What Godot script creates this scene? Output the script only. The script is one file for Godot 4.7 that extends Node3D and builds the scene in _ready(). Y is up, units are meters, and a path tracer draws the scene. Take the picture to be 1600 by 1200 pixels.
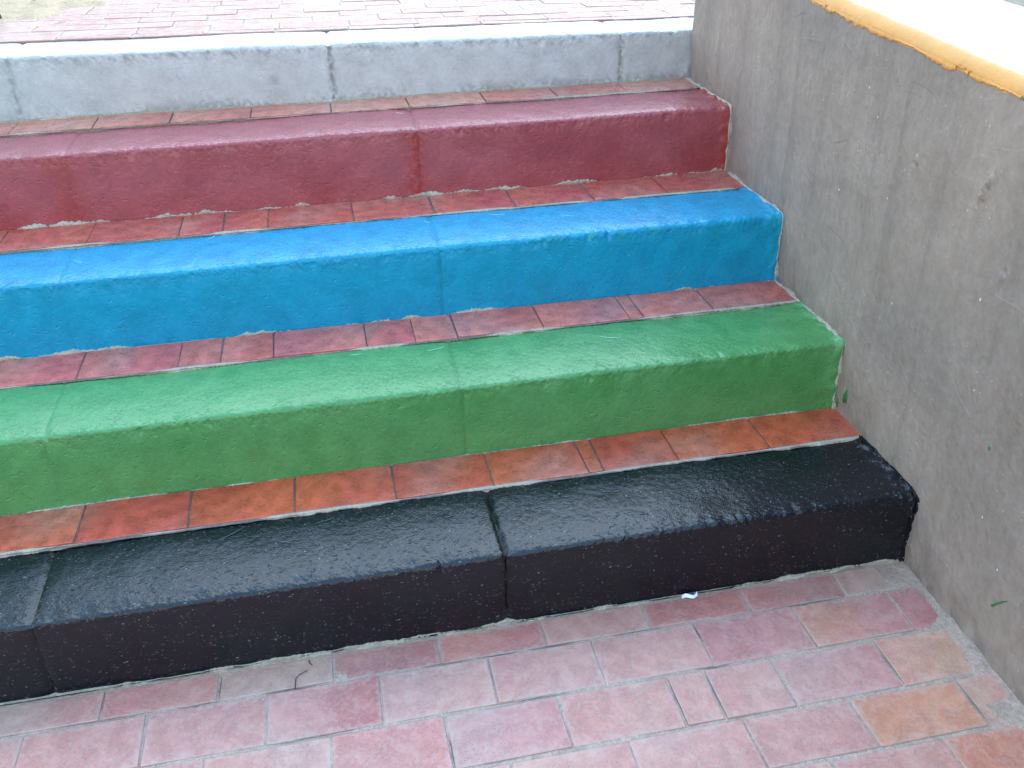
extends Node3D
# Painted kerb-stone steps between two brick pavements, with a plastered side wall.
# x runs along the steps (the wall face is x = 0), y is up, -z climbs the steps. Metres.

const H := [0.0, 0.2024, 0.4074, 0.6169, 0.8302, 1.0]          # tread heights
const Z := [0.0, -0.4098, -0.8296, -1.2627, -1.6759]           # riser faces
const W := [0.2558, 0.2629, 0.2554, 0.2618, 0.2571]            # depth of each kerb stone
const TILT := 0.0145                                           # the top kerb and the upper pavement rise to the left
const WALL_END := -1.662
const WALL_THICK := 0.42

var rng := RandomNumberGenerator.new()
var na := FastNoiseLite.new()
var nb := FastNoiseLite.new()
var counts := {}
var M := {}
var T := {}

# ---------------------------------------------------------------- naming
func put(o: Node3D, called: String, parent: Node) -> void:
	var key := str(parent.get_instance_id()) + called
	var n: int = counts.get(key, 0)
	counts[key] = n + 1
	o.name = called if n == 0 else "%s_%03d" % [called, n]
	parent.add_child(o, true)

func part(called: String, mesh: Mesh, m: Material, parent: Node = self) -> MeshInstance3D:
	var o := MeshInstance3D.new()
	o.mesh = mesh
	o.material_override = m
	o.cast_shadow = GeometryInstance3D.SHADOW_CASTING_SETTING_ON
	put(o, called, parent)
	return o

func thing(called: String, label: String, category: String, group := "") -> Node3D:
	var o := Node3D.new()
	put(o, called, self)
	tag(o, label, category, group)
	return o

func tag(o: Node, label: String, category: String, group := "") -> void:
	o.set_meta("label", label)
	o.set_meta("category", category)
	if group != "":
		o.set_meta("group", group)

func structure(called: String, label: String) -> Node3D:
	var o := Node3D.new()
	put(o, called, self)
	o.set_meta("kind", "structure")
	o.set_meta("label", label)
	return o

# ---------------------------------------------------------------- noise and meshes
func n3(x: float, y: float, z: float, size: float) -> float:
	return na.get_noise_3d(x / size, y / size, z / size)

func m3(x: float, y: float, z: float, size: float) -> float:
	return nb.get_noise_3d(x / size, y / size, z / size)

func sst(a: float, b: float, v: float) -> float:
	return smoothstep(a, b, v)

func lin(hex: String) -> Color:
	return Color(hex).srgb_to_linear()

func scaled(c: Color, r: float, g: float, b: float) -> Color:
	return Color(minf(c.r * r, 0.9), minf(c.g * g, 0.9), minf(c.b * b, 0.9))

func grid(P: PackedVector3Array, nu: int, nv: int, UV: PackedVector2Array, C := PackedColorArray()) -> ArrayMesh:
	# vertex (i, j) is i * nv + j; the front looks along du x dv
	var N := PackedVector3Array()
	N.resize(nu * nv)
	for i in nu:
		var i0 := maxi(i - 1, 0) * nv
		var i1 := mini(i + 1, nu - 1) * nv
		for j in nv:
			var du := P[i1 + j] - P[i0 + j]
			var dv := P[i * nv + mini(j + 1, nv - 1)] - P[i * nv + maxi(j - 1, 0)]
			N[i * nv + j] = du.cross(dv).normalized()
	var I := PackedInt32Array()
	I.resize((nu - 1) * (nv - 1) * 6)
	var k := 0
	for i in nu - 1:
		for j in nv - 1:
			var a := i * nv + j
			I[k] = a; I[k + 1] = a + 1; I[k + 2] = a + nv
			I[k + 3] = a + nv; I[k + 4] = a + 1; I[k + 5] = a + nv + 1
			k += 6
	return surface(P, N, UV, I, C)

func surface(P: PackedVector3Array, N: PackedVector3Array, UV: PackedVector2Array, I: PackedInt32Array, C := PackedColorArray(), UV2 := PackedVector2Array()) -> ArrayMesh:
	var a := []
	a.resize(Mesh.ARRAY_MAX)
	a[Mesh.ARRAY_VERTEX] = P
	a[Mesh.ARRAY_NORMAL] = N
	a[Mesh.ARRAY_TEX_UV] = UV
	a[Mesh.ARRAY_INDEX] = I
	if C.size() > 0:
		a[Mesh.ARRAY_COLOR] = C
	if UV2.size() > 0:
		a[Mesh.ARRAY_TEX_UV2] = UV2
	var m := ArrayMesh.new()
	m.add_surface_from_arrays(Mesh.PRIMITIVE_TRIANGLES, a)
	return m

# ---------------------------------------------------------------- textures
func noise_bytes(sid: int, freq: float, oct: int, w: int, h: int, kind := FastNoiseLite.TYPE_SIMPLEX_SMOOTH) -> PackedByteArray:
	var n := FastNoiseLite.new()
	n.seed = sid
	n.noise_type = kind
	n.frequency = freq
	n.fractal_type = FastNoiseLite.FRACTAL_FBM if oct > 1 else FastNoiseLite.FRACTAL_NONE
	n.fractal_octaves = oct
	if kind == FastNoiseLite.TYPE_CELLULAR:
		n.cellular_return_type = FastNoiseLite.RETURN_DISTANCE
	var im := n.get_seamless_image(w, h, false, false, 0.15, true)
	im.convert(Image.FORMAT_L8)
	return im.get_data()

func tex(w: int, h: int, f: int, d: PackedByteArray) -> ImageTexture:
	return ImageTexture.create_from_image(Image.create_from_data(w, h, false, f, d))

func b8(v: float) -> int:
	return clampi(int(v * 255.0), 0, 255)

func stretch(src: PackedByteArray, w: int, h: int, sx: int, sy: int) -> PackedByteArray:
	# the same noise, read sx and sy times as fast: long streaks
	var d := PackedByteArray()
	d.resize(w * h)
	for y in h:
		var r := (y * sy % h) * w
		for x in w:
			d[y * w + x] = src[r + x * sx % w]
	return d

func stamp(a: PackedFloat32Array, w: int, x: float, y: float, rx: float, ry: float, turn: float, amount: float) -> void:
	# one soft elliptical mark on a sheet that repeats
	var r := int(ceil(maxf(rx, ry) * 1.3))
	var co := cos(turn)
	var si := sin(turn)
	for j in range(-r, r + 1):
		for i in range(-r, r + 1):
			var u := (i * co + j * si) / rx
			var v := (j * co - i * si) / ry
			var d := u * u + v * v
			if d < 1.5:
				a[posmod(int(y) + j, w) * w + posmod(int(x) + i, w)] += amount * (1.0 - smoothstep(0.35, 1.5, d))

func make_textures() -> void:
	var w := 1024
	var pits := PackedFloat32Array(); pits.resize(w * w)
	var bumps := PackedFloat32Array(); bumps.resize(w * w)
	var specks := PackedFloat32Array(); specks.resize(w * w)
	var bare := PackedFloat32Array(); bare.resize(w * w)
	for k in 900:
		var big_one := rng.randf() < 0.3
		var r := rng.randf_range(3.2, 6.0) if big_one else rng.randf_range(1.6, 3.2)
		stamp(pits, w, rng.randf() * w, rng.randf() * w, r * rng.randf_range(1.0, 2.4), r * 0.8, rng.randfn() * 0.5, rng.randf_range(0.35, 1.0))
	for k in 2200:
		var r := rng.randf_range(1.8, 4.6)
		stamp(bumps, w, rng.randf() * w, rng.randf() * w, r * rng.randf_range(1.0, 1.9), r, rng.randf() * PI, rng.randf_range(0.2, 0.8))
	for k in 1150:
		var r := rng.randf_range(0.8, 1.6) if rng.randf() < 0.86 else rng.randf_range(1.6, 3.0)
		stamp(specks, w, rng.randf() * w, rng.randf() * w, r * rng.randf_range(1.0, 2.6), r, rng.randfn() * 0.5, rng.randf_range(0.15, 0.9))
	for k in 110:
		var r := rng.randf_range(1.2, 2.6)
		stamp(bare, w, rng.randf() * w, rng.randf() * w, r * rng.randf_range(1.0, 2.2), r, rng.randfn() * 0.5, rng.randf_range(0.3, 0.9))
	var strokes := PackedFloat32Array(); strokes.resize(w * w)
	for k in 420:
		var px := rng.randf() * w
		var py := rng.randf() * w
		var dir := PI * 0.5 + rng.randfn() * 0.35 if rng.randf() < 0.6 else rng.randf_range(-0.2, 1.1)
		var n := rng.randi_range(6, 40)
		var am := rng.randf_range(-0.5, 0.5)
		var wd := rng.randf_range(0.8, 2.2)
		for q in n:
			stamp(strokes, w, px, py, wd * 1.6, wd, dir, am * sin(PI * (q + 0.5) / n))
			dir += rng.randfn() * 0.05
			px += cos(dir) * 2.6
			py += sin(dir) * 2.6
	var fine := noise_bytes(11, 0.11, 3, w, w)            # grain of a few millimetres
	var mid := noise_bytes(12, 0.03, 3, w, w)
	var big := noise_bytes(13, 0.006, 4, w, w)
	var cell := noise_bytes(14, 0.075, 1, w, w, FastNoiseLite.TYPE_CELLULAR)
	var cell2 := noise_bytes(15, 0.035, 1, w, w, FastNoiseLite.TYPE_CELLULAR)
	var streak := stretch(fine, w, w, 1, 8)
	# painted kerb: relief, tone, chips
	var hgt := PackedByteArray(); hgt.resize(w * w)
	var tone := PackedByteArray(); tone.resize(w * w * 3)
	var chip := PackedByteArray(); chip.resize(w * w * 4)
	var chip2 := PackedByteArray(); chip2.resize(w * w * 4)
	var rgh := PackedByteArray(); rgh.resize(w * w)
	var dust := PackedByteArray(); dust.resize(w * w)
	for i in w * w:
		var f := fine[i] / 255.0
		var m := mid[i] / 255.0
		var b := big[i] / 255.0
		var c := cell[i] / 255.0
		var c2 := cell2[i] / 255.0
		var pit := minf(pits[i], 1.0)
		hgt[i] = b8(0.62 + 0.20 * (f - 0.5) + 0.16 * (m - 0.5) + 0.10 * (streak[i] / 255.0 - 0.5) + 0.14 * minf(bumps[i], 1.0) - 0.50 * pit)
		var t := 0.84 + 0.10 * b + 0.06 * (f - 0.5) + 0.07 * (streak[i] / 255.0 - 0.5) + 0.05 * (m - 0.5)
		tone[i * 3] = b8(t); tone[i * 3 + 1] = b8(t); tone[i * 3 + 2] = b8(t)
		var sp := minf(specks[i], 1.0) * sst(0.25, 0.6, m * 0.4 + b * 0.6)
		var smear := sst(0.66, 0.86, m) * sst(0.52, 0.75, b) * 0.10
		chip[i * 4] = 168; chip[i * 4 + 1] = 162; chip[i * 4 + 2] = 160
		chip[i * 4 + 3] = b8(sp * 0.62 + smear * 0.6)
		var sp2 := minf(bare[i], 1.0) * sst(0.3, 0.6, b)
		chip2[i * 4] = 176; chip2[i * 4 + 1] = 168; chip2[i * 4 + 2] = 158
		chip2[i * 4 + 3] = b8(sp2 * 0.65)
		rgh[i] = b8(0.62 + 0.34 * (b - 0.5) + 0.22 * (m - 0.5) + 0.3 * sp)
		dust[i] = b8(0.35 + 0.5 * b + 0.25 * (m - 0.5))
	T.hgt = tex(w, w, Image.FORMAT_L8, hgt)
	T.tone = tex(w, w, Image.FORMAT_RGB8, tone)
	T.chip = tex(w, w, Image.FORMAT_RGBA8, chip)
	T.chip2 = tex(w, w, Image.FORMAT_RGBA8, chip2)
	T.rgh = tex(w, w, Image.FORMAT_L8, rgh)
	# brick: wire-cut grain along the brick, dusty for the pavements, clean and pitted for the treads
	var dusty := PackedByteArray(); dusty.resize(w * w * 3)
	var clean := PackedByteArray(); clean.resize(w * w * 3)
	var bh := PackedByteArray(); bh.resize(w * w)
	var br := PackedByteArray(); br.resize(w * w)
	for i in w * w:
		var f := fine[i] / 255.0
		var m := mid[i] / 255.0
		var b := big[i] / 255.0
		var s := streak[i] / 255.0
		var c := cell2[i] / 255.0
		var hole := sst(0.085, 0.045, c)
		var scr := sst(0.70, 0.84, s)
		var t := 0.88 + 0.04 * (m - 0.5) + 0.10 * (b - 0.5) + 0.06 * (f - 0.5) + 0.07 * (s - 0.5)
		var pale := clampf(0.06 * sst(0.35, 0.8, m) + 0.22 * sst(0.40, 0.80, b) + 0.20 * scr, 0.0, 0.65)
		dusty[i * 3] = b8(lerpf(t, 0.95, pale) - 0.16 * hole)
		dusty[i * 3 + 1] = b8(lerpf(t * 0.95, 1.0, pale) - 0.13 * hole)
		dusty[i * 3 + 2] = b8(lerpf(t * 0.94, 0.97, pale) - 0.12 * hole)
		var k := 0.86 + 0.11 * (s - 0.5) + 0.26 * (b - 0.5) - 0.5 * hole + 0.08 * (m - 0.5)
		clean[i * 3] = b8(k); clean[i * 3 + 1] = b8(k * 0.99 + 0.10 * scr); clean[i * 3 + 2] = b8(k * 0.98 + 0.12 * scr)
		bh[i] = b8(0.45 + 0.35 * (s - 0.5) + 0.3 * (f - 0.5) + 0.25 * (m - 0.5) - 0.4 * hole)
		br[i] = b8(0.58 + 0.5 * (m - 0.5) + 0.3 * (f - 0.5) + 0.2 * (b - 0.5))
	T.dusty = tex(w, w, Image.FORMAT_RGB8, dusty)
	T.clean = tex(w, w, Image.FORMAT_RGB8, clean)
	T.bh = tex(w, w, Image.FORMAT_L8, bh)
	T.br = tex(w, w, Image.FORMAT_L8, br)
	# mortar dust that clings to the rims of a brick, one brick per sheet
	var rw := 512
	var rh := 256
	var rim := PackedByteArray(); rim.resize(rw * rh * 4)
	for y in rh:
		for x in rw:
			var e := minf(minf(x, rw - 1 - x) / 2.1, minf(y, rh - 1 - y) / 2.1)   # millimetres-ish from the rim
			var i := y * w + x
			var j := (y + 400) * w + x + 300
			var n := mid[i] / 255.0 * 0.6 + fine[i] / 255.0 * 0.25 + big[j] / 255.0 * 0.5
			var a := sst(2.0, 0.0, e / 8.0 - 4.2 * (n - 0.68))
			a = maxf(a * 0.42, 0.30 * sst(0.58, 0.95, n))
			var o := (y * rw + x) * 4
			rim[o] = 200; rim[o + 1] = 174; rim[o + 2] = 162; rim[o + 3] = b8(a)
	T.rim = tex(rw, rh, Image.FORMAT_RGBA8, rim)
	# mortar and concrete
	var mo := PackedByteArray(); mo.resize(w * w * 3)
	var mh := PackedByteArray(); mh.resize(w * w)
	for i in w * w:
		var f := fine[i] / 255.0
		var m := mid[i] / 255.0
		var b := big[i] / 255.0
		var t := 0.84 + 0.16 * (f - 0.5) + 0.15 * (m - 0.5) + 0.16 * (b - 0.5)
		mo[i * 3] = b8(t); mo[i * 3 + 1] = b8(t * 0.985); mo[i * 3 + 2] = b8(t * 0.96)
		mh[i] = b8(0.5 + 0.7 * (f - 0.5) + 0.5 * (m - 0.5))
	T.mortar = tex(w, w, Image.FORMAT_RGB8, mo)
	T.mh = tex(w, w, Image.FORMAT_L8, mh)
	# plaster: trowel sweeps, runs down the face, rubbed patches, small chips
	var runs := PackedByteArray(); runs.resize(w * w)
	for y in w:
		for x in w:
			runs[y * w + x] = big[(int(y * 0.125) + 128) % w * w + (x * 3) % w]
	var pl := PackedByteArray(); pl.resize(w * w * 3)
	var ph := PackedByteArray(); ph.resize(w * w)
	for y in w:
		for x in w:
			var i := y * w + x
			var q := ((y + x / 2) % w) * w + ((x * 2 + 4 * w - y / 2) % w)
			var f := fine[i] / 255.0
			var m := mid[i] / 255.0
			var b := big[i] / 255.0
			var g := mid[q] / 255.0
			var r := runs[i] / 255.0
			var c := cell2[i] / 255.0
			var spot := sst(0.055, 0.03, c) * sst(0.55, 0.6, b)
			var t := 0.80 + 0.06 * (b - 0.5) + 0.04 * (f - 0.5) + 0.04 * (m - 0.5) - 0.055 * sst(0.55, 0.9, r) + 0.025 * sst(0.5, 0.2, r) + 0.06 * (g - 0.5) + 0.035 * strokes[i]
			pl[i * 3] = b8(t * 1.0 + 0.16 * spot); pl[i * 3 + 1] = b8(t * 0.985 + 0.16 * spot); pl[i * 3 + 2] = b8(t * (0.965 + 0.03 * (m - 0.5)) + 0.16 * spot)
			ph[i] = b8(0.5 + 0.14 * (f - 0.5) + 0.26 * (m - 0.5) + 0.34 * (g - 0.5) + 0.40 * (b - 0.5) + 0.2 * spot + 0.14 * strokes[i])
	T.plaster = tex(w, w, Image.FORMAT_RGB8, pl)
	T.ph = tex(w, w, Image.FORMAT_L8, ph)

func mat(color: Color, rough: float, albedo: Texture2D = null, height: Texture2D = null, relief := 0.2, vcol := true) -> StandardMaterial3D:
	var m := StandardMaterial3D.new()
	m.albedo_color = color.linear_to_srgb()
	m.roughness = rough
	m.vertex_color_use_as_albedo = vcol
	m.albedo_texture = albedo
	if height:
		m.heightmap_enabled = true
		m.heightmap_texture = height
		m.heightmap_scale = relief
	return m

func rough_map(m: StandardMaterial3D, t: Texture2D, r: float) -> void:
	m.roughness_texture = t
	m.roughness_texture_channel = BaseMaterial3D.TEXTURE_CHANNEL_RED
	m.roughness = r

func over(m: StandardMaterial3D, t: Texture2D, layer: int) -> void:
	m.detail_enabled = true
	m.detail_albedo = t
	m.detail_blend_mode = BaseMaterial3D.BLEND_MODE_MIX
	m.detail_uv_layer = BaseMaterial3D.DETAIL_UV_1 if layer == 1 else BaseMaterial3D.DETAIL_UV_2

func tri(m: StandardMaterial3D, s: float) -> StandardMaterial3D:
	m.uv1_triplanar = true
	m.uv1_world_triplanar = true
	m.uv1_scale = Vector3.ONE * s
	return m

func make_materials() -> void:
	var paints := [["black", Color(0.0004, 0.0030, 0.0085), 0.35], ["green", Color(0.105, 0.345, 0.11), 0.44], ["blue", Color(0.001, 0.35, 0.59), 0.44], ["red", Color(0.44, 0.095, 0.108), 0.40], ["grey", Color(0.60, 0.61, 0.605), 0.52]]
	for p in paints:
		var m := mat(p[1], p[2], T.tone, T.hgt, {"black": 0.21, "grey": 0.11}.get(p[0], 0.22))
		rough_map(m, T.rgh, p[2])
		m.metallic_specular = 0.45 if p[0] == "blue" else 0.52
		over(m, T.chip if p[0] == "black" else T.chip2, 1)
		M[p[0]] = m
	M.pave = mat(Color(1, 1, 1), 0.9, T.dusty, T.bh, 0.16)
	rough_map(M.pave, T.br, 0.8)
	over(M.pave, T.rim, 2)
	M.tread = mat(Color(1, 1, 1), 0.6, T.clean, T.bh, 0.06)
	rough_map(M.tread, T.br, 0.56)
	M.land = mat(Color(1.0, 0.95, 0.87), 0.6, T.dusty, T.bh, 0.07)
	rough_map(M.land, T.rgh, 0.74)
	over(M.land, T.rim, 2)
	M.mortar = tri(mat(Color(0.70, 0.53, 0.44), 0.95, T.mortar, T.mh, 0.25), 2.3)
	M.joint = tri(mat(Color(0.22, 0.20, 0.19), 0.95, T.mortar, T.mh, 0.25), 2.3)
	M.seam = tri(mat(Color(0.66, 0.60, 0.50), 0.95, T.mortar, T.mh, 0.3), 3.1)
	M.plaster = mat(Color(0.46, 0.378, 0.322), 0.70, T.plaster, T.ph, 0.42)
	M.yellow = tri(mat(Color(0.80, 0.36, 0.07), 0.55, T.tone, T.mh, 0.10), 1.7)
	M.edge_green = tri(mat(Color(0.10, 0.38, 0.22), 0.6, T.mortar, T.mh, 0.25), 1.7)
	M.white = tri(mat(Color(0.95, 0.85, 0.76), 0.55, T.tone, T.mh, 0.10), 1.1)
	M.concrete = tri(mat(Color(0.50, 0.42, 0.33), 1.0, T.mortar, T.mh, 0.4), 1.6)
	M.concrete.metallic_specular = 0.1
	M.asphalt = tri(mat(Color(0.22, 0.22, 0.22), 0.9, T.mortar, T.mh, 0.5), 1.3)
	M.soil = tri(mat(Color(0.95, 0.70, 0.46), 1.0, T.mortar, T.mh, 0.9), 1.5)
	M.leaf = mat(Color(0.07, 0.11, 0.03), 0.55, null, null, 0.0, true)
	M.leaf.backlight = Color(0.2, 0.25, 0.08)
	M.leaf.cull_mode = BaseMaterial3D.CULL_DISABLED
	M.bark = tri(mat(Color(0.16, 0.12, 0.09), 0.95, T.mortar, T.mh, 0.8), 2.0)
	M.plain = mat(Color(1, 1, 1), 0.7)

# ---------------------------------------------------------------- kerb stones
func kerb_y(s: int, x: float) -> float:
	return H[s + 1] + (-x * TILT if s == 4 else 0.0)

func kerb_stone(s: int, x0: float, x1: float, step: float, groove0: float, groove1: float) -> ArrayMesh:
	# a stone from x0 to x1 (x0 < x1); the section climbs the riser, rounds the nose and runs back over the top
	var y0: float = H[s] - 0.02
	var hh: float = H[s + 1] - y0
	var ww: float = W[s]
	var r := 0.011
	var sec := []     # y, z, normal y, normal z, nose weight, distance along
	var run := 0.0
	var nr := int((hh - r) / step)
	for k in nr:
		sec.append([(hh - r) * k / nr, 0.0, 0.0, 1.0, exp(-pow(((hh - r) * (1.0 - float(k) / nr)) / 0.02, 2)), (hh - r) * k / nr])
	run = hh - r
	for k in 7:
		var a := PI / 2 * k / 6.0
		sec.append([hh - r + r * sin(a), -r + r * cos(a), sin(a), cos(a), 1.0, run + r * a])
	run += r * PI / 2
	var nt := int((ww - r) / step)
	for k in range(1, nt + 1):
		var t := (ww - r) * k / nt
		sec.append([hh, -r - t, 1.0, 0.0, exp(-pow(t / 0.02, 2)), run + t])
	sec.append([hh - 0.03, -ww - 0.003, 0.0, -1.0, 0.0, run + ww - r + 0.03])
	var nv := sec.size()
	var nu := maxi(int((x1 - x0) / step), 2) + 1
	var P := PackedVector3Array(); P.resize(nu * nv)
	var UV := PackedVector2Array(); UV.resize(nu * nv)
	var C := PackedColorArray(); C.resize(nu * nv)
	var ox := rng.randf() * 3.0
	var oy := rng.randf() * 3.0
	var wear: float = [0.25, 0.15, 0.35, 0.45, 0.4][s]
	for i in nu:
		var x := lerpf(x0, x1, float(i) / (nu - 1))
		var tilt := -x * TILT if s == 4 else 0.0
		var bow := 0.0035 * n3(x, s * 7.0, 0.0, 0.55)
		for j in nv:
			var q = sec[j]
			var y: float = y0 + q[0]
			var z: float = Z[s] + q[1]
			var e0 := x - x0 + 0.0025 * n3(y, z, s, 0.05)
			var e1 := x1 - x + 0.0025 * n3(y, z, s + 9.0, 0.05)
			var lump := n3(x, y, z + s * 3.0, 0.11)
			var grain := m3(x, y, z + s * 3.0, 0.021)
			var d: float = bow + 0.0010 * lump + 0.0006 * grain
			d += q[4] * (0.0024 * n3(x, 3.0 + s, 0.0, 0.05) + 0.0022 * m3(x, y + 5.0, z, 0.011) - 0.0012)
			d -= q[4] * 0.014 * maxf(0.0, m3(x, 7.0 + s, y * 0.5, 0.035) - 0.42)
			d -= groove0 * exp(-pow(e0 / 0.0055, 2)) + groove0 * 0.35 * exp(-pow(e0 / 0.018, 2))
			d -= groove1 * exp(-pow(e1 / 0.0055, 2)) + groove1 * 0.35 * exp(-pow(e1 / 0.018, 2))
			# the painter's mortar swells up where the stone dies into the wall
			var near := exp(-pow(minf(x, 0.0) / 0.03, 2)) if x > -0.2 else 0.0
			d += near * (0.006 + 0.005 * n3(x, y, z, 0.04)) * (1.0 if s != 4 else 0.3)
			# the back edge of the top wanders where the paint stops
			var back := sst(ww - 0.05, ww, -q[1])
			P[i * nv + j] = Vector3(x, y + tilt * sst(0.0, hh, q[0]) + q[2] * d - back * 0.0015, z + q[3] * d - back * 0.004 * n3(x, 11.0 + s, 0.0, 0.06))
			UV[i * nv + j] = Vector2(x * 1.7 + ox, q[5] * 1.7 + oy)
			C[i * nv + j] = kerb_tint(s, x, y, z, q, minf(absf(e0), absf(e1)), grain, near, wear, groove0 + groove1 > 0.0)
	return grid(P, nu, nv, UV, C)

func kerb_tint(s: int, x: float, y: float, z: float, q: Array, e: float, grain: float, near: float, wear: float, joint: bool) -> Color:
	var c := Color(1, 1, 1)
	var b := n3(x, y + 20.0, z, 0.3)
	var f := m3(x, y + 20.0, z, 0.02)
	var v := 1.0 + 0.08 * b
	c = Color(v, v, v)
	var low: float = sst(0.05, 0.0, y - H[s])
	match s:
		0:
			var dusty := 0.9 * sst(0.1, 0.75, b + 0.35 * f) * sst(0.3, 1.0, q[2]) + 1.6 * sst(-1.7, -2.2, x) * sst(0.0, 1.0, q[2]) * sst(-0.3, 0.5, f + b)
			c = c.lerp(Color(4.2, 4.1, 3.4), clampf(dusty * 0.20, 0.0, 1.0))
			if grain > 0.42 and q[2] < 0.3:
				c = c.lerp(Color(5, 5, 4.6), 0.35)
			# dusty scuffs and two rubbed patches on the riser
			for p in [[-1.544, 0.081, 0.020, 0.014], [-1.464, 0.054, 0.016, 0.011], [-0.845, 0.101, 0.028, 0.013], [-0.30, 0.045, 0.02, 0.01]]:
				var k: float = exp(-pow((x - p[0]) / p[2], 2) - pow((y - p[1] - 0.4 * (p[0] - x)) / p[3], 2)) * sst(0.5, 0.0, q[2])
				c = c.lerp(Color(11, 11, 12), clampf(k * (0.75 + f), 0.0, 0.9))
		1:
			c = c.lerp(Color(0.55, 0.8, 0.62), 0.45 * sst(0.05, 0.5, b))
			c = c.lerp(Color(1.35, 1.12, 1.6), 0.30 * sst(-1.5, -2.1, x))
		2:
			c = c.lerp(Color(0.6, 0.82, 0.86), 0.40 * sst(0.1, 0.5, b))
			var nose: float = q[4] * sst(0.30, 0.55, m3(x, 1.0, 2.0, 0.05) + 0.35 * f) * sst(-1.0, -0.3, x)
			nose = maxf(nose, sst(0.25, 0.5, f + 0.3 * b) * 1.4 * exp(-pow((x + 2.118) / 0.022, 2) - pow((y - 0.602) / 0.009, 2)))
			c = c.lerp(Color(50.0, 1.15, 0.40), clampf(nose * 0.8, 0.0, 0.9))
		3:
			c = c.lerp(Color(0.70, 0.34, 0.36), 0.55 * sst(-0.1, 0.8, b + 0.25 * f) * sst(1.0, 0.2, q[2]))
			c = c.lerp(Color(0.95, 0.42, 0.22), near * 0.9 + 0.9 * exp(-pow((x + 1.014 + 0.012) / 0.03, 2)) * sst(0.6, 0.0, q[2]) * sst(-0.5, 0.2, f))
			c = c.lerp(Color(0.9, 0.5, 0.35), 0.55 * exp(-pow((x + 2.05) / 0.05, 2)) * sst(0.6, 0.0, q[2]))
			var wear2: float = 0.0
			for p in [[-1.559, 0.040], [-1.41, 0.050], [-0.52, 0.028]]:
				wear2 = maxf(wear2, exp(-pow((x - p[0]) / p[1], 2)))
			wear2 *= exp(-pow((q[5] - (H[4] - H[3] + 0.012)) / 0.017, 2)) * sst(-0.15, 0.35, f + 0.5 * grain)
			c = c.lerp(Color(2.0, 8.0, 5.2), clampf(wear2 * 0.8, 0.0, 0.8))
		4:
			var grime: float = 0.5 * q[4] * sst(0.05, 0.55, m3(x, 9.0, y, 0.035) + 0.4 * b) * sst(0.9, 0.2, q[2])
			grime += 0.65 * low * sst(-0.4, 0.4, f + b)
			grime += 0.75 * exp(-pow(e / 0.011, 2)) * sst(-0.35, 0.25, f) if joint else 0.0
			grime += 0.5 * exp(-pow((x + 1.432) / 0.016, 2) - pow((y - 0.905) / 0.014, 2)) + 0.35 * exp(-pow((x + 1.13) / 0.045, 2) - pow((y - 1.0) / 0.014, 2))
			c = c.lerp(Color(0.34, 0.33, 0.31), clampf(grime, 0.0, 0.85))
			c = c.lerp(Color(0.80, 0.98, 1.0), 0.5 * sst(-1.9, -2.3, x) * sst(0.5, 0.0, q[2]))
	if s != 4 and joint:
		c = c.lerp(c * (0.85 if s else 0.6), 0.4 * exp(-pow(e / 0.008, 2)))
	return c

# a crumbly bead of mortar along a line: at each x it has a height up the riser and a reach over the tread
func mortar_bead(s: int, x0: float, x1: float, up: float, out: float, cover: float, seed_y: float) -> ArrayMesh:
	var n := int((x1 - x0) / 0.004) + 1
	var nv := 5
	var P := PackedVector3Array(); P.resize(n * nv)
	var UV := PackedVector2Array(); UV.resize(n * nv)
	for i in n:
		var x := lerpf(x0, x1, float(i) / (n - 1))
		var on := sst(-0.25, 0.35, n3(x, seed_y, 1.0, 0.23) + cover)
		var u: float = on * up * clampf(0.75 + 0.8 * n3(x, seed_y, 4.0, 0.06) + 0.55 * m3(x, seed_y, 6.0, 0.010), 0.05, 2.0) - 0.002 * (1.0 - on)
		var o: float = out * clampf(0.7 + 0.9 * n3(x, seed_y, 8.0, 0.08) + 0.5 * m3(x, seed_y, 9.0, 0.012), 0.15, 2.0) * (0.35 + 0.65 * on)
		var y: float = H[s]
		var z: float = Z[s]
		P[i * nv] = Vector3(x, y - 0.012, z + o + 0.002)
		P[i * nv + 1] = Vector3(x, y + 0.0012, z + o)
		P[i * nv + 2] = Vector3(x, y + 0.003 + 0.25 * u, z + 0.55 * o + 0.002)
		P[i * nv + 3] = Vector3(x, y + maxf(u, 0.001), z + 0.0055 + 0.001 * m3(x, 1.0, seed_y, 0.02))
		P[i * nv + 4] = Vector3(x, y + maxf(u, 0.001) + 0.002, z - 0.006)
		for j in nv:
			UV[i * nv + j] = Vector2(x, j * 0.01)
	return grid(P, n, nv, UV)

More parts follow.
